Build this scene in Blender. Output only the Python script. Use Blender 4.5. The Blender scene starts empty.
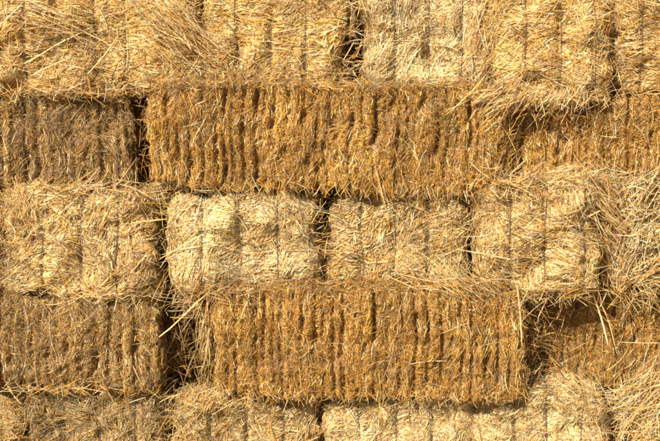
import bpy, math
import numpy as np
from mathutils import Vector, Matrix

scene = bpy.context.scene
COL = scene.collection
R = math.radians

# ------------------------------------------------------------------ camera
CAM_POS = Vector((0.0, -5.0, 1.63))
CAM_TGT = Vector((0.0, 0.0, 1.03))
PXM = 267.0                                   # photo pixels per metre on the facade
cam_d = bpy.data.cameras.new("camera")
cam = bpy.data.objects.new("camera", cam_d)
COL.objects.link(cam)
cam.location = CAM_POS
cam.rotation_euler = (CAM_TGT - CAM_POS).to_track_quat('-Z', 'Y').to_euler()
F_PX = PXM * (CAM_TGT - CAM_POS).length
cam_d.sensor_width = 36.0
cam_d.lens = 36.0 * F_PX / 660.0
cam_d.clip_end = 2000.0
scene.camera = cam

# ------------------------------------------------------------------ sky, sun, exposure
SUN_EL, SUN_AZ = 34.0, 30.0                   # sun up and to the left behind the camera
world = bpy.data.worlds.new("World")
scene.world = world
world.use_nodes = True
wn = world.node_tree
sky = wn.nodes.new("ShaderNodeTexSky")
sky.sky_type = 'NISHITA'
sky.sun_disc = False
sky.sun_elevation = R(SUN_EL)
sky.sun_rotation = R(180 + SUN_AZ)
bg = wn.nodes["Background"]
bg.inputs[1].default_value = 0.05
wn.links.new(sky.outputs[0], bg.inputs[0])
sun_d = bpy.data.lights.new("sun", 'SUN')
sun_d.energy = 5.0
sun_d.angle = R(0.5)
sun_d.color = (1.0, 0.945, 0.86)
sun = bpy.data.objects.new("sun", sun_d)
COL.objects.link(sun)
to_sun = Vector((-math.sin(R(SUN_AZ)) * math.cos(R(SUN_EL)),
                 -math.cos(R(SUN_AZ)) * math.cos(R(SUN_EL)), math.sin(R(SUN_EL))))
sun.rotation_euler = to_sun.to_track_quat('Z', 'Y').to_euler()
sun.location = (-3, -4, 5)
scene.view_settings.view_transform = 'Standard'
scene.view_settings.look = 'None'
scene.view_settings.exposure = 0.95
scene.view_settings.gamma = 1.0
scene.cycles.filter_width = 1.9

# ------------------------------------------------------------------ pixel helpers
_fwd = (CAM_TGT - CAM_POS).normalized()
_right = Vector((1, 0, 0))
_up = _right.cross(_fwd)


def at(px, py, y=0.0):
    """World point seen at photo pixel (px, py) on the vertical plane Y = y."""
    d = _fwd * F_PX + _right * (px - 330.0) + _up * (220.5 - py)
    t = (y - CAM_POS.y) / d.y
    return CAM_POS + d * t


# ------------------------------------------------------------------ materials
def straw_material(name, rough=0.55, trans=0.18):
    m = bpy.data.materials.new(name)
    m.use_nodes = True
    nt = m.node_tree
    N, L = nt.nodes, nt.links
    b = N["Principled BSDF"]
    b.inputs["Roughness"].default_value = rough
    b.inputs["Specular IOR Level"].default_value = 0.35
    at_ = N.new("ShaderNodeAttribute")
    at_.attribute_name = "straw_color"
    tc = N.new("ShaderNodeTexCoord")
    nz = N.new("ShaderNodeTexNoise")
    nz.inputs["Scale"].default_value = 95.0
    nz.inputs["Detail"].default_value = 4.0
    L.new(tc.outputs["Object"], nz.inputs["Vector"])
    cr = N.new("ShaderNodeValToRGB")
    cr.color_ramp.elements[0].position = 0.3
    cr.color_ramp.elements[0].color = (0.62, 0.56, 0.5, 1)
    cr.color_ramp.elements[1].position = 0.66
    cr.color_ramp.elements[1].color = (1.12, 1.1, 1.05, 1)
    L.new(nz.outputs["Fac"], cr.inputs[0])
    mx = N.new("ShaderNodeMix")
    mx.data_type = 'RGBA'
    mx.blend_type = 'MULTIPLY'
    mx.inputs[0].default_value = 1.0
    L.new(at_.outputs["Color"], mx.inputs[6])
    L.new(cr.outputs[0], mx.inputs[7])
    L.new(mx.outputs[2], b.inputs["Base Color"])
    tr = N.new("ShaderNodeBsdfTranslucent")
    L.new(mx.outputs[2], tr.inputs[0])
    ms = N.new("ShaderNodeMixShader")
    ms.inputs[0].default_value = trans
    L.new(b.outputs[0], ms.inputs[1])
    L.new(tr.outputs[0], ms.inputs[2])
    L.new(ms.outputs[0], N["Material Output"].inputs[0])
    return m


def twine_material(name, c):
    m = bpy.data.materials.new(name)
    m.use_nodes = True
    nt = m.node_tree
    b = nt.nodes["Principled BSDF"]
    b.inputs["Roughness"].default_value = 0.6
    nz = nt.nodes.new("ShaderNodeTexNoise")
    nz.inputs["Scale"].default_value = 60.0
    cr = nt.nodes.new("ShaderNodeValToRGB")
    cr.color_ramp.elements[0].position = 0.35
    cr.color_ramp.elements[0].color = tuple(v * 0.55 for v in c) + (1,)
    cr.color_ramp.elements[1].position = 0.65
    cr.color_ramp.elements[1].color = tuple(v * 1.4 for v in c) + (1,)
    nt.links.new(nz.outputs["Fac"], cr.inputs[0])
    nt.links.new(cr.outputs[0], b.inputs["Base Color"])
    return m


M_STRAW = straw_material("straw")
M_TWINE = twine_material("dark_twine", (0.055, 0.042, 0.03))
M_TWINE_PALE = twine_material("pale_twine", (0.55, 0.42, 0.25))

# real colours of straw (linear)
PALE = np.array((0.86, 0.61, 0.28))
WHITE = np.array((0.93, 0.72, 0.41))
GOLD = np.array((0.78, 0.48, 0.14))
AMBER = np.array((0.72, 0.38, 0.055))
RUST = np.array((0.52, 0.24, 0.035))
BROWN = np.array((0.30, 0.17, 0.06))
GREY = np.array((0.46, 0.34, 0.18))
PAL = np.stack([PALE, WHITE, GOLD, AMBER, RUST, BROWN, GREY])


# ------------------------------------------------------------------ mesh maths
class Field:
    """Smooth random field: a sum of sine waves at about one wavelength."""

    def __init__(self, rng, wl, n=9):
        k = rng.normal(size=(n, 3))
        k /= np.linalg.norm(k, axis=1, keepdims=True)
        self.k = k * (2 * np.pi / (wl * rng.uniform(0.6, 1.7, n)))[:, None]
        self.p = rng.uniform(0, 2 * np.pi, n)
        self.s = math.sqrt(2.0 / n)

    def __call__(self, P):
        out = np.zeros(len(P))
        for k, p in zip(self.k, self.p):
            out += np.sin(P @ k + p)
        return out * self.s


def norm(a):
    return a / np.maximum(np.linalg.norm(a, axis=-1, keepdims=True), 1e-9)


class Soup:
    """Collects tube strands and grids, then links them as one mesh."""

    def __init__(self):
        self.v, self.f, self.c, self.n = [], [], [], 0

    def add(self, v, f, c):
        self.v.append(v.astype(np.float32))
        self.f.append((f + self.n).astype(np.int32))
        self.c.append(c.astype(np.float32))
        self.n += len(v)

    def strands(self, C, w, col, rng, sides=3, flat=0.55, nrm=None):
        """C (N,K,3) centrelines, w (N,) widths, col (N,3)."""
        N, K, _ = C.shape
        if N == 0:
            return
        T = norm(np.gradient(C, axis=1))
        ref = norm(rng.normal(size=(N, 1, 3)) * (1.0 if nrm is None else 0.16) + (0 if nrm is None else nrm[:, None, :]))
        A = norm(np.cross(T, ref))
        B = np.cross(T, A)
        tp = np.interp(np.linspace(0, 1, K), [0, 0.15, 0.8, 1], [0.75, 1, 1, 0.45])
        hw = (w[:, None] * 0.5 * tp[None, :])[..., None]
        ring = []
        for s in range(sides):
            a = 2 * np.pi * s / sides
            ring.append(C + A * hw * math.cos(a) + B * hw * flat * math.sin(a))
        V = np.stack(ring, axis=2).reshape(-1, 3)
        base = (np.arange(N) * K * sides)[:, None, None]
        k = (np.arange(K - 1) * sides)[None, :, None]
        s = np.arange(sides)[None, None, :]
        s2 = (s + 1) % sides
        q = np.stack([base + k + s, base + k + s2, base + k + sides + s2, base + k + sides + s], axis=-1).reshape(-1, 4)
        cc = np.repeat(col, K * sides, axis=0)
        self.add(V, q, cc)

    def build(self, name, mat, parent=None):
        v = np.concatenate(self.v)
        f = np.concatenate(self.f)
        c = np.concatenate(self.c)
        me = bpy.data.meshes.new(name)
        me.vertices.add(len(v))
        me.vertices.foreach_set("co", v.ravel())
        me.loops.add(f.size)
        me.loops.foreach_set("vertex_index", f.ravel())
        me.polygons.add(len(f))
        me.polygons.foreach_set("loop_start", np.arange(0, f.size, 4, dtype=np.int32))
        me.polygons.foreach_set("use_smooth", np.ones(len(f), dtype=bool))
        a = me.attributes.new("straw_color", 'FLOAT_COLOR', 'POINT')
        rgba = np.ones((len(c), 4), dtype=np.float32)
        rgba[:, :3] = c
        a.data.foreach_set("color", rgba.ravel())
        me.materials.append(mat)
        me.update(calc_edges=True)
        o = bpy.data.objects.new(name, me)
        COL.objects.link(o)
        o.parent = parent
        return o


def tag(o, label, cat, group=None, kind=None):
    if label:
        o["label"] = label
    if cat:
        o["category"] = cat
    if group:
        o["group"] = group
    if kind:
        o["kind"] = kind
    return o


def empty(name, loc):
    o = bpy.data.objects.new(name, None)
    o.empty_display_size = 0.1
    COL.objects.link(o)
    o.location = loc
    return o


def mix_colors(rng, n, weights, jitter=0.16):
    w = np.array(weights, float)
    i = rng.choice(len(PAL), n, p=w / w.sum())
    c = PAL[i] * rng.normal(1.0, jitter, (n, 1)).clip(0.5, 1.5)
    c *= rng.normal(1.0, 0.04, (n, 3))
    return c.clip(0.01, 0.95)


# ------------------------------------------------------------------ a bale
class Bale:
    """Rounded box W x D x H, base centre at the origin, front face at y = -D/2."""

    def __init__(self, W, D, H, rng, kind, strings=(), radius=0.06, lump=1.0, tone=1.0, groove=1.0):
        self.W, self.D, self.H, self.kind, self.rng = W, D, H, kind, rng
        self.r = radius
        self.half = np.array((W / 2, D / 2, H / 2))
        self.mid = np.array((0, 0, H / 2))
        self.st = np.array(strings, float)
        self.f1, self.f2, self.f3 = Field(rng, 0.22), Field(rng, 0.07), Field(rng, 0.03)
        self.fw, self.fm, self.fg = Field(rng, 0.15), Field(rng, 0.10), Field(rng, 0.012)
        self.lump, self.tone = lump, tone
        self.fp = Field(rng, 0.045, 14)
        self.fb = Field(rng, 0.45)
        if kind == 'cut':
            b = [-W / 2 - 0.02]
            while b[-1] < W / 2 + 0.05:
                b.append(b[-1] + rng.uniform(0.025, 0.054))
            self.b = np.array(b)
            self.bd = groove * rng.uniform(0.010, 0.020, len(b)) * rng.choice([0.45, 0.8, 1.1, 1.6], len(b))
            self.ft = rng.normal(1.0, 0.10, len(b) + 1).clip(0.75, 1.25)
            self.off = rng.normal(0, 0.004, len(b) + 1)

    def surf(self, P):
        """Box-surface points -> rounded surface points and normals."""
        Q = P - self.mid
        inner = self.half - self.r
        q = np.clip(Q, -inner, inner)
        n = norm(Q - q)
        return q + n * self.r + self.mid, n

    def flake(self, P):
        x = P[:, 0] + 0.0035 * self.fw(P * np.array((0.25, 1, 0.6)))
        i = np.searchsorted(self.b, x).clip(1, len(self.b) - 1)
        dl, dr = x - self.b[i - 1], self.b[i] - x
        near = np.where(dl < dr, i - 1, i)
        d = np.minimum(dl, dr)
        return i, near, d

    def disp(self, P, n):
        d = self.lump * (0.011 * self.f1(P) + 0.006 * self.f2(P) + 0.0025 * self.f3(P))
        big = (0.004 + 0.013 * n[:, 2] ** 2) * self.fb(P)
        if self.kind == 'cut':
            i, near, dist = self.flake(P)
            mod = (0.75 + 0.45 * self.fm(P * np.array((1, 1, 0.5)))).clip(0.0, 1.4)
            g = self.bd[near] * mod * np.exp(-(dist / 0.0085) ** 2)
            pit = 0.017 * (self.fp(P * np.array((1.3, 1, 0.7))) - 0.85).clip(0, 1.2)
            g = g + pit
            d = d * 0.5 + self.off[i] - g + 0.007 * np.sqrt((dist / 0.02).clip(0, 1))
            self.last_g = g
            d = d + big
        elif len(self.st):
            ring = 1 - np.abs(n[:, 0]) ** 2
            dx = np.abs(P[:, 0, None] - self.st[None, :])
            d = d - ring * (0.006 * np.exp(-(dx / 0.009) ** 2) + 0.004 * np.exp(-(dx / 0.032) ** 2)).sum(1) + big
        return d

    def core(self, soup, col, sink=0.014, step=0.014):
        W, D, H = self.W, self.D, self.H
        for ax in range(3):
            dims = [W, D, H]
            o = [a for a in range(3) if a != ax]
            n0, n1 = max(2, int(dims[o[0]] / step)), max(2, int(dims[o[1]] / step))
            if ax != 1:
                n1, n0 = max(2, n1), max(2, n0)
            u = np.linspace(-0.5, 0.5, n0) * dims[o[0]]
            v = np.linspace(-0.5, 0.5, n1) * dims[o[1]]
            U, Vv = np.meshgrid(u, v, indexing='ij')
            for sgn in (-1, 1):
                P = np.zeros((n0 * n1, 3))
                P[:, o[0]], P[:, o[1]], P[:, ax] = U.ravel(), Vv.ravel(), sgn * dims[ax] / 2
                P = P + self.mid
                S, n = self.surf(P)
                S = S + n * (self.disp(S, n) - sink)[:, None]
                idx = np.arange(n0 * n1).reshape(n0, n1)
                q = np.stack([idx[:-1, :-1], idx[1:, :-1], idx[1:, 1:], idx[:-1, 1:]], -1).reshape(-1, 4)
                if (sgn > 0) ^ (ax == 1):
                    pass
                else:
                    q = q[:, ::-1]
                c = np.tile(col, (len(S), 1)) * self.rng.uniform(0.7, 1.2, (len(S), 1))
                soup.add(S, q, c)

    def sample(self, n, side=0.45, deep=0.16):
        """Random box-surface points: front face dense, the strips beside it less so, the rest sparse."""
        rng, W, D, H = self.rng, self.W, self.D, self.H
        strip = min(0.22, D)
        areas = np.array([W * H, side * W * strip, side * W * strip * 0.6, side * H * strip, side * H * strip,
                          deep * W * (D - strip), deep * H * (D - strip), deep * H * (D - strip), deep * W * H * 0.6])
        k = rng.choice(9, n, p=areas / areas.sum())
        a, b = rng.uniform(-0.5, 0.5, n), rng.uniform(-0.5, 0.5, n)
        P = np.zeros((n, 3))
        yf = -D / 2 + (b + 0.5) * strip
        yd = -D / 2 + strip + (b + 0.5) * (D - strip)
        def put(m, x, y, z):
            P[m, 0], P[m, 1], P[m, 2] = x, y, z
        m = k == 0; put(m, a[m] * W, -D / 2, b[m] * H)
        m = k == 1; put(m, a[m] * W, yf[m], H / 2)
        m = k == 2; put(m, a[m] * W, yf[m], -H / 2)
        m = k == 3; put(m, -W / 2, yf[m], a[m] * H)
        m = k == 4; put(m, W / 2, yf[m], a[m] * H)
        m = k == 5; put(m, a[m] * W, yd[m], H / 2)
        m = k == 6; put(m, -W / 2, yd[m], a[m] * H)
        m = k == 7; put(m, W / 2, yd[m], a[m] * H)
        m = k == 8; put(m, a[m] * W, D / 2, b[m] * H)
        return P + self.mid, k

    def lay(self, soup, n, length, width, weights, ang=(0, 35), wads=90, lift=0.25, h=(-0.012, 0.010),
            K=4, bend=0.05, droop=0.0, tuck=0.96, clamp=0.85, flat=0.55, lie=False, out=0.0, stray=0.15, wad_depth=0.008, side=0.45, deep=0.14, wad_tone=0.18, keep_groove=0.3):
        rng = self.rng
        P, face = self.sample(n, side, deep)
        S, nn = self.surf(P)
        W0, _ = self.sample(wads, side, deep)
        ws, _ = self.surf(W0)
        idx = np.zeros(n, int)
        for s in range(0, n, 8000):
            Q = S[s:s + 8000] + rng.normal(0, 0.012, (len(S[s:s + 8000]), 3))
            d = ((Q[:, None, :] - ws[None]) ** 2).sum(-1)
            idx[s:s + 8000] = d.argmin(1)
        wang = rng.normal(R(ang[0]), R(ang[1]), wads)
        wdep = rng.normal(0, wad_depth, wads)
        wton = rng.normal(1, wad_tone, wads).clip(0.55, 1.4)
        wlen = rng.lognormal(0, 0.25, wads)
        th = wang[idx] + rng.normal(0, R(11), n)
        th = np.where(rng.random(n) < stray, rng.uniform(-np.pi / 2, np.pi / 2, n), th)
        # direction: in the plane of the front face, turned over the edges with the surface
        d0 = np.stack([np.cos(th), np.zeros(n), np.sin(th)], -1)
        alt = np.stack([np.cos(th), np.sin(th), np.zeros(n)], -1)
        alt2 = np.stack([np.zeros(n), np.cos(th), np.sin(th)], -1)
        wz, wx = np.abs(nn[:, 2:3]) ** 2, np.abs(nn[:, 0:1]) ** 2
        dirv = d0 * np.abs(nn[:, 1:2]) ** 2 + alt * wz + alt2 * wx + 1e-4
        dirv = norm(dirv - nn * (dirv * nn).sum(1, keepdims=True))
        Ls = (length[0] * np.exp(rng.normal(0, length[1], n)) * wlen[idx]).clip(0.006, 0.30)
        flip = np.where(rng.random(n) < 0.5, -1.0, 1.0)[:, None]
        dirv = dirv * flip
        if out:
            dirv = norm(dirv + nn * (out * np.abs(rng.normal(0, 1, n)))[:, None])
        for ax, lim in ((0, self.W / 2), (2, self.H / 2)):
            c0 = S[:, ax] - self.mid[ax]
            e = np.abs(dirv[:, ax]) * Ls * 0.5
            over_hi, over_lo = c0 + e - (lim - 0.008), -(c0 - e) - (lim - 0.008)
            pull = rng.random(n) < clamp
            S[:, ax] -= np.where(pull & (over_hi > 0), over_hi, 0)
            S[:, ax] += np.where(pull & (over_lo > 0) & (over_hi <= 0), over_lo, 0)
        if self.kind != 'cut' and tuck and len(self.st):
            x0 = S[:, 0] - dirv[:, 0] * Ls * 0.5
            x1 = S[:, 0] + dirv[:, 0] * Ls * 0.5
            lo, hi = np.minimum(x0, x1), np.maximum(x0, x1)
            for xs in self.st:
                cross = (lo < xs - 0.002) & (hi > xs + 0.002) & (np.abs(nn[:, 0]) < 0.7) & (rng.random(n) < tuck)
                left = (S[:, 0] < xs)
                shift = np.where(left, xs - 0.001 - hi, xs + 0.001 - lo)
                S[:, 0] += np.where(cross, shift, 0)
                lo += np.where(cross, shift, 0); hi += np.where(cross, shift, 0)
        side_v = np.cross(nn, dirv)
        t = np.linspace(-0.5, 0.5, K)
        C = S[:, None, :] + dirv[:, None, :] * (Ls[:, None] * t[None])[..., None]
        bn = rng.normal(0, bend, n) * Ls
        C = C + side_v[:, None, :] * (bn[:, None] * (t[None] ** 2 * 4 - 0.4))[..., None]
        kink = np.where(rng.random(n) < 0.35, rng.normal(0, 0.22, n), 0) * Ls
        C = C + side_v[:, None, :] * (kink[:, None] * (np.abs(t[None] - rng.uniform(-0.25, 0.25, n)[:, None]) - 0.25))[..., None]
        hh = rng.uniform(h[0], h[1], n) + wdep[idx]
        if len(self.st) and tuck:
            near = np.abs(S[:, 0, None] - self.st[None]).min(1)
            hh = np.where(near < 0.014, np.minimum(hh, -0.004), hh)
        up = (np.abs(rng.normal(0, lift, n)) * Ls)
        prof = np.clip(t + 0.1, 0, 1) ** 1.6
        base = hh[:, None] + up[:, None] * prof[None]
        # follow the lumps, folds and string grooves of the bale
        flatC = C.reshape(-1, 3)
        nrep = np.repeat(nn, K, axis=0)
        dp = self.disp(flatC, nrep).reshape(n, K)
        C = C + nn[:, None, :] * (base + dp)[..., None]
        if droop:
            C[..., 2] -= (droop * Ls * rng.random(n))[:, None] * np.clip(t + 0.5, 0, 1)[None] ** 2
        col = mix_colors(rng, n, weights) * wton[idx][:, None] * self.tone * (1 + 0.10 * self.f1(S * 0.8 + 3.1))[:, None]
        w = rng.normal(width, width * 0.28, n).clip(width * 0.45, width * 2)
        keep = np.ones(n, bool)
        if self.kind == 'cut':
            self.disp(S, nn)
            col = col * self.ft[self.flake(S)[0]][:, None]
            keep = rng.random(n) < np.where(self.last_g > 0.012, keep_groove, 1.0)
        soup.strands(C[keep], w[keep], col.clip(0.01, 0.95)[keep], rng, flat=flat, nrm=nn[keep] if lie else None)

    def twine_loop(self, x, parent, mat, name="twine", rad=0.0015, along='y', lift=0.0088):
        """A cord round the bale at this x (or, for a bale lying along the wall, at this y)."""
        rng = self.rng
        W, D, H = self.W, self.D, self.H
        pts = []
        A = D if along == 'y' else W
        n1, n2 = int(A / 0.02), int(H / 0.012)
        loop = [(-0.5, s) for s in np.linspace(-0.5, 0.5, n2)] + [(s, 0.5) for s in np.linspace(-0.5, 0.5, n1)[1:]] + \
               [(0.5, s) for s in np.linspace(0.5, -0.5, n2)[1:]] + [(s, -0.5) for s in np.linspace(0.5, -0.5, n1)[1:-1]]
        for (a, s) in loop:
            pts.append((x, a * D, s * H) if along == 'y' else (a * W, x, s * H))
        P = np.array(pts) + self.mid
        S, n = self.surf(P)
        wob = Field(rng, 0.3)
        S2 = S + n * (self.disp(S, n) + lift)[:, None]
        k = 3
        S2 = sum(np.roll(S2, i, 0) for i in range(-k, k + 1)) / (2 * k + 1)
        S2[:, 0 if along == 'y' else 1] += 0.004 * wob(P)
        m = len(S2)
        T = norm(np.roll(S2, -1, 0) - np.roll(S2, 1, 0))
        ref = np.tile(np.array((1.0, 0, 0) if along == 'y' else (0, 1.0, 0)), (m, 1))
        A_ = norm(np.cross(T, ref)); B_ = np.cross(T, A_)
        sides = 6
        V = np.stack([S2 + rad * (A_ * math.cos(2 * np.pi * s / sides) + B_ * math.sin(2 * np.pi * s / sides)) for s in range(sides)], 1).reshape(-1, 3)
        i = np.arange(m)[:, None]; s = np.arange(sides)[None]
        q = np.stack([i * sides + s, i * sides + (s + 1) % sides, ((i + 1) % m) * sides + (s + 1) % sides, ((i + 1) % m) * sides + s], -1).reshape(-1, 4)
        sp = Soup()
        sp.add(V, q, np.full((len(V), 3), 0.05))
        return sp.build(name, mat, parent)


# palettes:      PALE WHITE GOLD AMBER RUST BROWN GREY
W_GOLDEN = (3.0, 1.5, 3.6, 1.2, 0.2, 0.3, 0.2)
W_PALE = (4.0, 5.5, 1.0, 0.3, 0.0, 0.1, 0.2)
W_TAN = (3.2, 2.2, 1.8, 0.8, 0.2, 0.8, 1.0)
W_AMBER = (0.6, 0.3, 2.2, 4.0, 2.0, 2.0, 0.3)
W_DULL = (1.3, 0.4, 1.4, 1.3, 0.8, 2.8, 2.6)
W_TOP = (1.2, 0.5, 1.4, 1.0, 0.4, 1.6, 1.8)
CORE = np.array((0.26, 0.14, 0.05))
LONG = 1.18                                   # header depth into the stack


def place(root, px0, px1, py0, py1, y0, D):
    a, b = at(px0, py1, y0), at(px1, py0, y0)
    W, H = b.x - a.x, b.z - at(px0, py1, y0).z
    root.location = ((a.x + b.x) / 2, y0 + D / 2, a.z)
    return W, H


def header(label, px0, px1, py0, py1, y0, strings, pal, seed, ang=(0, 38), loose=0.0, pale_twine=(), n=1.0, group='straw bales laid end-on', tone=1.0, roll=None):
    rng = np.random.default_rng(seed)
    root = tag(empty("straw_bale", (0, 0, 0)), label, "straw bale", group)
    D = LONG
    W, H = place(root, px0, px1, py0, py1, y0, D)
    xs = [at(s, (py0 + py1) / 2, y0).x - root.location.x for s in strings]
    B = Bale(W, D, H, rng, 'end', xs, radius=0.08 if not loose else 0.07, lump=1.0 + loose, tone=tone)
    jr = np.random.default_rng(seed + 1000)
    root.rotation_euler = (0, R(jr.normal(0, 0.7) if roll is None else roll), R(jr.normal(0, 1.0)))
    sp = Soup()
    B.core(sp, CORE * (1.9 - 1.1 * loose), sink=0.010 + 0.035 * loose)
    k = n * W * H / 0.226
    fine = 1.0 - 0.88 * loose
    pal = np.array(pal)
    B.lay(sp, int(15000 * k * fine), (0.030, 0.4), 0.0046, pal, ang=ang, wads=160, lift=0.03, h=(-0.006, 0.002), K=3, wad_depth=0.003, wad_tone=0.10, flat=0.3, lie=True)
    B.lay(sp, int(8000 * k * fine), (0.024, 0.5), 0.0021, pal, ang=ang, wads=160, lift=0.08, h=(-0.005, 0.004), K=3, wad_depth=0.003, stray=0.3)
    B.lay(sp, int(4200 * k * (1 - 0.5 * loose)), (0.072, 0.4), 0.0025, pal + np.array((0, 0, .6, .5, .2, .3, .2)), ang=ang, wads=90, lift=0.05, h=(-0.005, 0.004), wad_depth=0.003)
    B.lay(sp, int((300 + 2300 * loose) * k), (0.12, 0.35), 0.0027 + 0.0008 * loose, (3, 2 + 2.5 * loose, 2, 0.8, 0.2, 0.5, 0.5), ang=(ang[0], 60), wads=60, lift=0.10 + 0.25 * loose, h=(0.0, 0.006 + 0.03 * loose), K=6, bend=0.07 + 0.1 * loose, droop=0.15 + 0.2 * loose, side=0.8, tuck=0.6)
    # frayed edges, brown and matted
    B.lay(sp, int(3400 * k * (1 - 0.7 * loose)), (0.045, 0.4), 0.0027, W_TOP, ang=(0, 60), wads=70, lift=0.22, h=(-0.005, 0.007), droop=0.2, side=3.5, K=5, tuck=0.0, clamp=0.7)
    sp.build("straw_body", M_STRAW, root)
    for i, x in enumerate(xs):
        B.twine_loop(x, root, M_TWINE_PALE if i in pale_twine else M_TWINE)
    return root


def stretcher(label, px0, px1, py0, py1, y0, pal, seed, D=0.58, n=1.0, group='straw bales laid lengthwise', ang=(86, 22), tone=1.0, roll=0.0, groove=1.0):
    rng = np.random.default_rng(seed)
    root = tag(empty("straw_bale", (0, 0, 0)), label, "straw bale", group)
    W, H = place(root, px0, px1, py0, py1, y0, D)
    B = Bale(W, D, H, rng, 'cut', radius=0.048, tone=tone, groove=groove)
    root.rotation_euler = (0, R(roll), 0)
    sp = Soup()
    B.core(sp, np.array((0.26, 0.13, 0.035)), sink=0.011)
    k = n * W * H / 0.53
    B.lay(sp, int(40000 * k), (0.0095, 0.4), 0.0028, pal, ang=(85, 55), wads=500, lift=0.3, h=(-0.007, 0.004), K=2, wad_depth=0.003, keep_groove=0.45)
    B.lay(sp, int(34000 * k), (0.0075, 0.4), 0.0027, pal, ang=(85, 40), wads=500, lift=0.1, h=(-0.006, 0.003), K=2, wad_depth=0.003, keep_groove=0.45, out=1.3)
    B.lay(sp, int(15000 * k), (0.018, 0.4), 0.0024, pal, ang=ang, wads=260, lift=0.16, h=(-0.006, 0.005), K=3, wad_depth=0.003, keep_groove=0.5)
    B.lay(sp, int(1300 * k), (0.022, 0.5), 0.0032, (3, 3, 2, .6, 0, .2, .8), ang=(88, 16), wads=200, lift=0.08, h=(-0.002, 0.006), K=4, side=0.8, flat=0.35, lie=True)
    B.lay(sp, int(800 * k), (0.065, 0.4), 0.0022, (3, 2, 2, .8, 0.2, .4, .8), ang=(88, 22), wads=200, lift=0.08, h=(-0.003, 0.008), K=5, bend=0.1, side=0.8)
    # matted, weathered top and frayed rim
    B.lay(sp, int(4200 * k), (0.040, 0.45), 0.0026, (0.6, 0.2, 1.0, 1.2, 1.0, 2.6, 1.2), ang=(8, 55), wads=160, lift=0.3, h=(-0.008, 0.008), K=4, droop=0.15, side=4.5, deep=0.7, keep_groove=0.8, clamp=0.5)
    sp.build("straw_body", M_STRAW, root)
    for f in (-0.3, 0.0, 0.3):
        B.twine_loop(f * D, root, M_TWINE, along='x')
    return root


# ------------------------------------------------------------------ ground
def ground():
    z0 = at(330, 494, 0).z - 0.02
    rng = np.random.default_rng(5)
    n = 121
    g = np.sign(np.linspace(-1, 1, n)) * np.abs(np.linspace(-1, 1, n)) ** 3 * 400
    X, Y = np.meshgrid(g, g, indexing='ij')
    f = Field(rng, 2.0)
    P = np.stack([X.ravel(), Y.ravel(), np.zeros(n * n)], -1)
    P[:, 2] = z0 + 0.012 * f(P) * (np.hypot(P[:, 0], P[:, 1]) > 2.5)
    idx = np.arange(n * n).reshape(n, n)
    q = np.stack([idx[:-1, :-1], idx[1:, :-1], idx[1:, 1:], idx[:-1, 1:]], -1).reshape(-1, 4)
    m = bpy.data.materials.new("stubble_soil")
    m.use_nodes = True
    nt = m.node_tree
    nz = nt.nodes.new("ShaderNodeTexNoise"); nz.inputs["Scale"].default_value = 9.0; nz.inputs["Detail"].default_value = 8
    tc = nt.nodes.new("ShaderNodeTexCoord"); nt.links.new(tc.outputs["Object"], nz.inputs["Vector"])
    cr = nt.nodes.new("ShaderNodeValToRGB")
    cr.color_ramp.elements[0].position = 0.35; cr.color_ramp.elements[0].color = (0.16, 0.10, 0.05, 1)
    cr.color_ramp.elements[1].position = 0.62; cr.color_ramp.elements[1].color = (0.46, 0.33, 0.15, 1)
    nt.links.new(nz.outputs["Fac"], cr.inputs[0])
    nt.links.new(cr.outputs[0], nt.nodes["Principled BSDF"].inputs["Base Color"])
    nt.nodes["Principled BSDF"].inputs["Roughness"].default_value = 0.9
    s = Soup(); s.add(P, q, np.full((n * n, 3), 0.3))
    o = s.build("ground", m)
    o["kind"] = "structure"


ground()

# ------------------------------------------------------------------ the stack
# course above the frame: only its frayed underside hangs into view
stretcher("bale above the top course, only its frayed underside showing at the upper left", -165, 187, -104, -5, 0.03, W_TAN, 11, n=0.45)
stretcher("bale above the top course, only its frayed underside showing at the upper middle", 196, 545, -104, -5, 0.03, W_TAN, 12, n=0.45)
stretcher("bale above the top course, only its frayed underside showing at the upper right", 554, 900, -104, -5, 0.04, W_TAN, 13, n=0.45)

# top course, ends to the front
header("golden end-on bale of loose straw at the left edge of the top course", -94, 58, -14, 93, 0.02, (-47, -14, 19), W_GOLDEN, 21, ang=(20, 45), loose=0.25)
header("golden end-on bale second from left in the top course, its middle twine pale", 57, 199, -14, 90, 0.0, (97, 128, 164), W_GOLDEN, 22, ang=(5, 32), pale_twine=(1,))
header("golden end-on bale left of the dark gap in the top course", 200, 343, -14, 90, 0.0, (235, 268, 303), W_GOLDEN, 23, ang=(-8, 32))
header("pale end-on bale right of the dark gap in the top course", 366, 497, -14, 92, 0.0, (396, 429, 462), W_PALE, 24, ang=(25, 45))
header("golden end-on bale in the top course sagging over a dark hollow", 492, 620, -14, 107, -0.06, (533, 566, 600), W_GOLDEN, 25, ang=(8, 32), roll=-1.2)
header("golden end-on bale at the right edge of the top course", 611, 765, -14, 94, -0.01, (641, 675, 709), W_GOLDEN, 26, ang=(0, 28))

# second course, long sides to the front
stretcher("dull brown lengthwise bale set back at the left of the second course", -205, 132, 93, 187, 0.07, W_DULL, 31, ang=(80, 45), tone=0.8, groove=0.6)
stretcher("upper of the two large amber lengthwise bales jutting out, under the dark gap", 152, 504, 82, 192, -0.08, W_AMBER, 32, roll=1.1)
stretcher("amber lengthwise bale set back under the sagging golden bale at the right", 507, 860, 96, 178, 0.02, W_AMBER, 33, ang=(84, 20))

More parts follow.
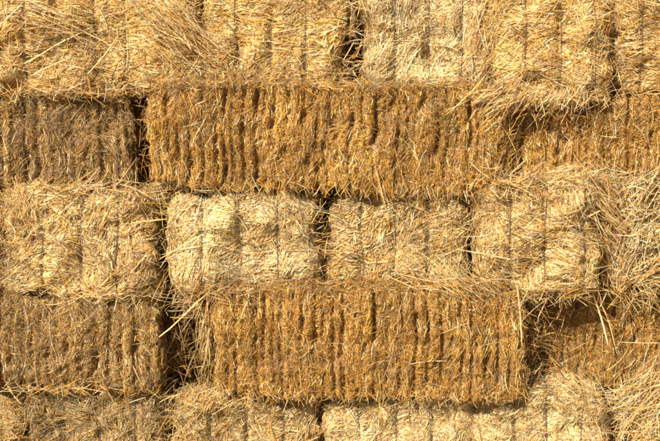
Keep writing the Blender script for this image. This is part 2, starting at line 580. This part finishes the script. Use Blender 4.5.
# third course, ends to the front
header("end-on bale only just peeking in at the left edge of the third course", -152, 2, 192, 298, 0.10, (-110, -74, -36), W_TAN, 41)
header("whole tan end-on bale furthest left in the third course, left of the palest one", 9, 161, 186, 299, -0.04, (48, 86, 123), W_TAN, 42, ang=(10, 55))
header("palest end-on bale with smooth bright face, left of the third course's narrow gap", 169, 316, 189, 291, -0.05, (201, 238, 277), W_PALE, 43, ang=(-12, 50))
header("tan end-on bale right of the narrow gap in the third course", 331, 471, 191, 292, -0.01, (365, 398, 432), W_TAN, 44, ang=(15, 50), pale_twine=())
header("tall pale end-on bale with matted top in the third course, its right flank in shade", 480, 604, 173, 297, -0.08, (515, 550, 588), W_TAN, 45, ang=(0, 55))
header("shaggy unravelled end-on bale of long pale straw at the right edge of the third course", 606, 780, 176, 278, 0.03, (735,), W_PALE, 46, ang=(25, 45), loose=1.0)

# fourth course, long sides to the front
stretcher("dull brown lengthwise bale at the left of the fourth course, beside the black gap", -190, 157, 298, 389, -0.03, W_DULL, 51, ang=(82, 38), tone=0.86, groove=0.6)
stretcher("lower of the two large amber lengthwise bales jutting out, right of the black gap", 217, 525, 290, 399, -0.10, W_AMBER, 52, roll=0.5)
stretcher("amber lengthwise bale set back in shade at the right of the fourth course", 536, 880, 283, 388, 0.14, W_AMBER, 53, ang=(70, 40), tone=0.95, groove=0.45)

# bottom course, ends to the front
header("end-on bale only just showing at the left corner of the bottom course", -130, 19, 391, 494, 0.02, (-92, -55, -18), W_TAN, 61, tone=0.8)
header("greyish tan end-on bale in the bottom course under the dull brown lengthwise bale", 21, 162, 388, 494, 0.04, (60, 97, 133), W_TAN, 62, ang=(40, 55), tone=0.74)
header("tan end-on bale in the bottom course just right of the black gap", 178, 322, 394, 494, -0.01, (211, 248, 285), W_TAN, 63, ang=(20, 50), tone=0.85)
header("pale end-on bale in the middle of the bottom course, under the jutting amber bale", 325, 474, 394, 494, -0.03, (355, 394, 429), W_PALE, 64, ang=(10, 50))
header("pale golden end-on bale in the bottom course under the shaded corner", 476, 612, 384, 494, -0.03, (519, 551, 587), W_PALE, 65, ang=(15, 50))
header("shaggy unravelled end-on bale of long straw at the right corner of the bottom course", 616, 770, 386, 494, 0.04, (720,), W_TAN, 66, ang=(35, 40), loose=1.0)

# second row, glimpsed through the gaps
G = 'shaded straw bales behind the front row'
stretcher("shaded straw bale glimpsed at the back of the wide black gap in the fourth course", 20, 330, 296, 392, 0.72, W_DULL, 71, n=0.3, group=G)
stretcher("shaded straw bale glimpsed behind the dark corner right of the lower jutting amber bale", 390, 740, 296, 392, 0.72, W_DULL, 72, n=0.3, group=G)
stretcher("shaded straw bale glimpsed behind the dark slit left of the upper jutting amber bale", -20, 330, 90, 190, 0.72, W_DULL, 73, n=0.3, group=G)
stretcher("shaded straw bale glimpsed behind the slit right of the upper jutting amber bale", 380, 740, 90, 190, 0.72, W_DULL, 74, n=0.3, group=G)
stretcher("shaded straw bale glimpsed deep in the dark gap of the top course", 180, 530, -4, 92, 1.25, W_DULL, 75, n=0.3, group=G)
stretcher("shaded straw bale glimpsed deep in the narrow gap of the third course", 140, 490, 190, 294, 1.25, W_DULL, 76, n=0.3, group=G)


# ------------------------------------------------------------------ loose straw
def loose_straw():
    rng = np.random.default_rng(99)
    sp = Soup()

    def tuft(px, py, y, n, a, spread, L, sx, sy, w=0.0027, pal=(3, 2, 2.4, 1, .3, .8, .7), sd=0.02, bend=0.08):
        c = at(px, py, y)
        n = int(n)
        p = np.array(c) + rng.normal(0, 1, (n, 3)) * np.array((sx / PXM, sd, sy / PXM))
        th = rng.normal(R(a), R(spread), n)
        d = norm(np.stack([np.cos(th), rng.normal(-0.05, 0.22, n), np.sin(th)], -1))
        Ls = L * 0.85 * np.exp(rng.normal(0, 0.45, n))
        K = 6
        t = np.linspace(0, 1, K) - 0.35
        C = p[:, None] + d[:, None] * (Ls[:, None] * t[None])[..., None]
        b = rng.normal(0, bend, n) * Ls
        s = np.stack([-np.sin(th), np.zeros(n), np.cos(th)], -1)
        C += s[:, None] * (b[:, None] * (t[None] ** 2 * 2))[..., None]
        C[..., 1] += (rng.normal(0, 0.1, n) * Ls)[:, None] * t[None] ** 2
        sp.strands(C, rng.normal(w, w * 0.25, n).clip(0.0015, 0.006), mix_colors(rng, n, pal), rng)

    # (photo x, y, depth, count, angle, spread, length, sx, sy)
    B_ = dict(pal=(0.5, 0.2, .8, 1.0, .9, 3, 1.4), w=0.0025)
    P_ = dict(pal=(4, 2, 2, .8, .2, .6, .6), w=0.0025)
    A_ = dict(pal=(1.5, .8, 2, 2, 1, 1, .6), w=0.0024)
    E_ = dict(pal=(.8, .2, 1.2, 1.2, .8, 3, 2), w=0.003, sd=0.04)
    D_ = dict(pal=(2, .6, 2, 1.2, .6, 2, 1.2), w=0.003, sd=0.05)
    for T in (
        (503, 96, -0.09, 260, 215, 18, 0.09, 13, 6, P_), (532, 96, -0.085, 200, 235, 22, 0.06, 14, 4, P_),
        (575, 97, -0.08, 110, 255, 30, 0.06, 16, 4, P_), (180, 32, -0.03, 130, 140, 14, 0.22, 12, 12),
        (75, 22, -0.03, 80, 165, 16, 0.15, 14, 10), (483, 50, -0.03, 130, 75, 22, 0.14, 7, 20),
        (388, 190, -0.085, 26, 110, 14, 0.12, 6, 9), (472, 215, -0.02, 80, 80, 40, 0.09, 6, 24),
        (204, 335, -0.04, 40, 82, 12, 0.14, 5, 16), (188, 305, 0.0, 12, 30, 30, 0.12, 9, 8),
        (522, 310, -0.10, 22, 120, 30, 0.12, 5, 10), (455, 285, -0.10, 130, 150, 25, 0.12, 22, 5),
        (300, 289, -0.09, 120, 5, 35, 0.08, 60, 3, B_), (400, 290, -0.09, 90, 20, 40, 0.08, 40, 3, B_),
        (232, 292, -0.09, 90, 20, 40, 0.09, 14, 5, B_), (490, 292, -0.09, 60, 160, 40, 0.09, 16, 4, B_),
        (600, 200, -0.05, 90, 135, 16, 0.13, 8, 14), (640, 215, 0.0, 110, 40, 35, 0.16, 12, 25),
        (540, 180, -0.08, 130, 5, 35, 0.10, 30, 4), (85, 188, -0.04, 110, 5, 40, 0.10, 34, 3),
        (26, 245, -0.05, 24, 50, 25, 0.08, 5, 18), (318, 240, -0.02, 30, 30, 35, 0.05, 3, 26),
        (352, 45, 0.02, 26, 10, 45, 0.06, 5, 22), (192, 306, 0.02, 90, 60, 40, 0.09, 9, 8, E_),
        (205, 403, -0.04, 70, 40, 40, 0.10, 9, 5), (640, 405, -0.01, 130, 35, 30, 0.14, 14, 20),
        (575, 400, -0.05, 50, 130, 30, 0.12, 20, 12), (60, 387, -0.02, 70, 4, 30, 0.12, 36, 3),
        (100, 297, -0.03, 90, 60, 45, 0.08, 40, 4), (640, 292, 0.03, 70, 120, 30, 0.12, 16, 12),
        (230, 83, -0.09, 240, 10, 40, 0.06, 60, 2.5, B_), (400, 85, -0.09, 220, 5, 40, 0.06, 60, 2.5, B_),
        (178, 87, -0.07, 80, 50, 40, 0.07, 12, 5, B_), (80, 94, 0.03, 110, 5, 30, 0.08, 40, 2, B_),
        (356, 45, 0.07, 60, 20, 60, 0.07, 6, 24, D_), (324, 240, 0.05, 60, 40, 60, 0.06, 4, 28, D_),
        (206, 350, 0.12, 120, 80, 20, 0.10, 4, 24, E_), (182, 350, 0.16, 200, 60, 50, 0.10, 12, 28, E_), (144, 140, 0.16, 110, 70, 50, 0.07, 5, 26, E_), (506, 150, -0.02, 170, 80, 35, 0.06, 3, 20, A_),
        (530, 340, 0.03, 160, 60, 50, 0.07, 5, 26, E_), (548, 330, 0.10, 150, 140, 40, 0.08, 8, 26, E_), (169, 420, 0.04, 40, 70, 40, 0.08, 2, 18, D_),
        (165, 240, 0.03, 40, 60, 50, 0.07, 2, 26, D_), (543, 112, 0.0, 60, 200, 50, 0.08, 18, 4, D_),
        (609, 235, 0.02, 260, 135, 22, 0.10, 6, 26, E_), (612, 215, 0.0, 120, 130, 18, 0.12, 8, 20),
        (619, 45, 0.02, 120, 60, 50, 0.07, 3, 26),
        (250, 189, -0.085, 170, 92, 35, 0.05, 55, 2.5, A_), (420, 193, -0.085, 190, 92, 35, 0.05, 50, 2.5, A_),
        (290, 397, -0.10, 170, 92, 35, 0.05, 50, 2.5, A_), (440, 396, -0.10, 190, 92, 35, 0.05, 55, 2.5, A_),
        (70, 92, 0.02, 130, 80, 50, 0.06, 45, 2.5), (270, 292, -0.06, 90, 80, 50, 0.06, 40, 2.5),
        (540, 298, -0.07, 110, 80, 50, 0.06, 36, 2.5), (70, 389, -0.02, 110, 85, 40, 0.05, 50, 2.5, A_),
        (495, 180, -0.08, 90, 60, 45, 0.08, 14, 6), (240, 401, -0.06, 90, 70, 40, 0.08, 36, 4),
        (430, 401, -0.06, 90, 70, 40, 0.08, 46, 4), (600, 175, 0.0, 80, 5, 30, 0.10, 36, 3),
    ):
        kw = T[-1] if isinstance(T[-1], dict) else {}
        T = T[:-1] if kw else T
        tuft(*T, **kw)
    o = sp.build("loose_straw", M_STRAW)
    tag(o, "loose tangled straw strewn over the ledges and gaps between the bales", "loose straw", kind="stuff")


loose_straw()


# ------------------------------------------------------------------ single stalks that stand out
def stalk(label, pts, y, w=0.0055, col=WHITE, seed=0):
    rng = np.random.default_rng(seed)
    ys = y if isinstance(y, (tuple, list)) else [y] * len(pts)
    W = np.array([at(p[0], p[1], yy) for p, yy in zip(pts, ys)])
    tt = np.linspace(0, len(W) - 1, 14)
    C = np.stack([np.interp(tt, np.arange(len(W)), W[:, i]) for i in range(3)], -1)
    for _ in range(2):
        C[1:-1] = (C[:-2] + 2 * C[1:-1] + C[2:]) / 4
    base = C[-1].copy()
    sp = Soup()
    sp.strands((C - base)[None], np.array([w]), col[None] * rng.uniform(0.92, 1.05), rng, sides=6, flat=0.7)
    o = sp.build("straw_stalk", M_STRAW)
    o.location = base
    tag(o, label, "straw stalk", "single stalks lying on the stack")
    return o


stalk("thick pale stalk slanting across the left corner of the top course", [(-2, 27), (20, 6)], -0.03, seed=1)
stalk("thick pale stalk leaning over the first dark twine of the top course", [(88, 74), (105, 55), (118, 36)], -0.05, 0.006, seed=2)
stalk("slightly bent pale stalk low on the left end of the top course", [(33, 75), (50, 66), (70, 58)], -0.035, seed=3)
stalk("long pale broken stalk hanging down over the set back amber bale at the lower right", [(592, 291), (602, 320), (608, 345)], 0.02, 0.0065, seed=4)
stalk("thin tan stalk hanging beside the long broken one at the lower right", [(598, 297), (609, 322), (617, 354)], 0.02, 0.004, PALE, seed=5)
stalk("short stalk slanting across the dark corner right of the lower jutting amber bale", [(552, 290), (545, 303), (538, 318)], -0.03, 0.0055, PALE, seed=6)
stalk("thin horizontal pale stalk sticking out of the lower jutting amber bale", [(410, 364), (428, 361), (446, 361)], -0.115, 0.004, seed=7)
stalk("long pale stalk slanting across the wide black gap", [(159, 337), (172, 327), (192, 307), (210, 291)], (-0.03, -0.04, -0.06, -0.08), 0.0055, PALE, seed=8)
stalk("yellow horizontal stalk bridging two end-on bales of the third course", [(131, 223), (148, 221), (167, 219)], -0.085, 0.005, GOLD, seed=9)
stalk("upright pale stalk at the right end of the lower jutting amber bale", [(517, 285), (520, 312), (522, 346)], -0.11, 0.005, PALE, seed=10)
stalk("pale stalk slanting over the dark hollow under the top course", [(577, 94), (566, 104), (556, 115)], -0.04, 0.005, PALE, seed=11)
stalk("thin horizontal stalk across the right edge of the fourth course", [(619, 342), (640, 343), (664, 343)], 0.025, 0.004, PALE, seed=12)
stalk("short pale stalk slanting in the dark gap of the top course", [(354, 42), (349, 51), (343, 61)], 0.0, 0.0045, PALE, seed=13)
stalk("long pale stalk slanting over the shaded flank of the tall third course bale", [(588, 198), (608, 217), (632, 240)], -0.03, 0.005, PALE, seed=14)
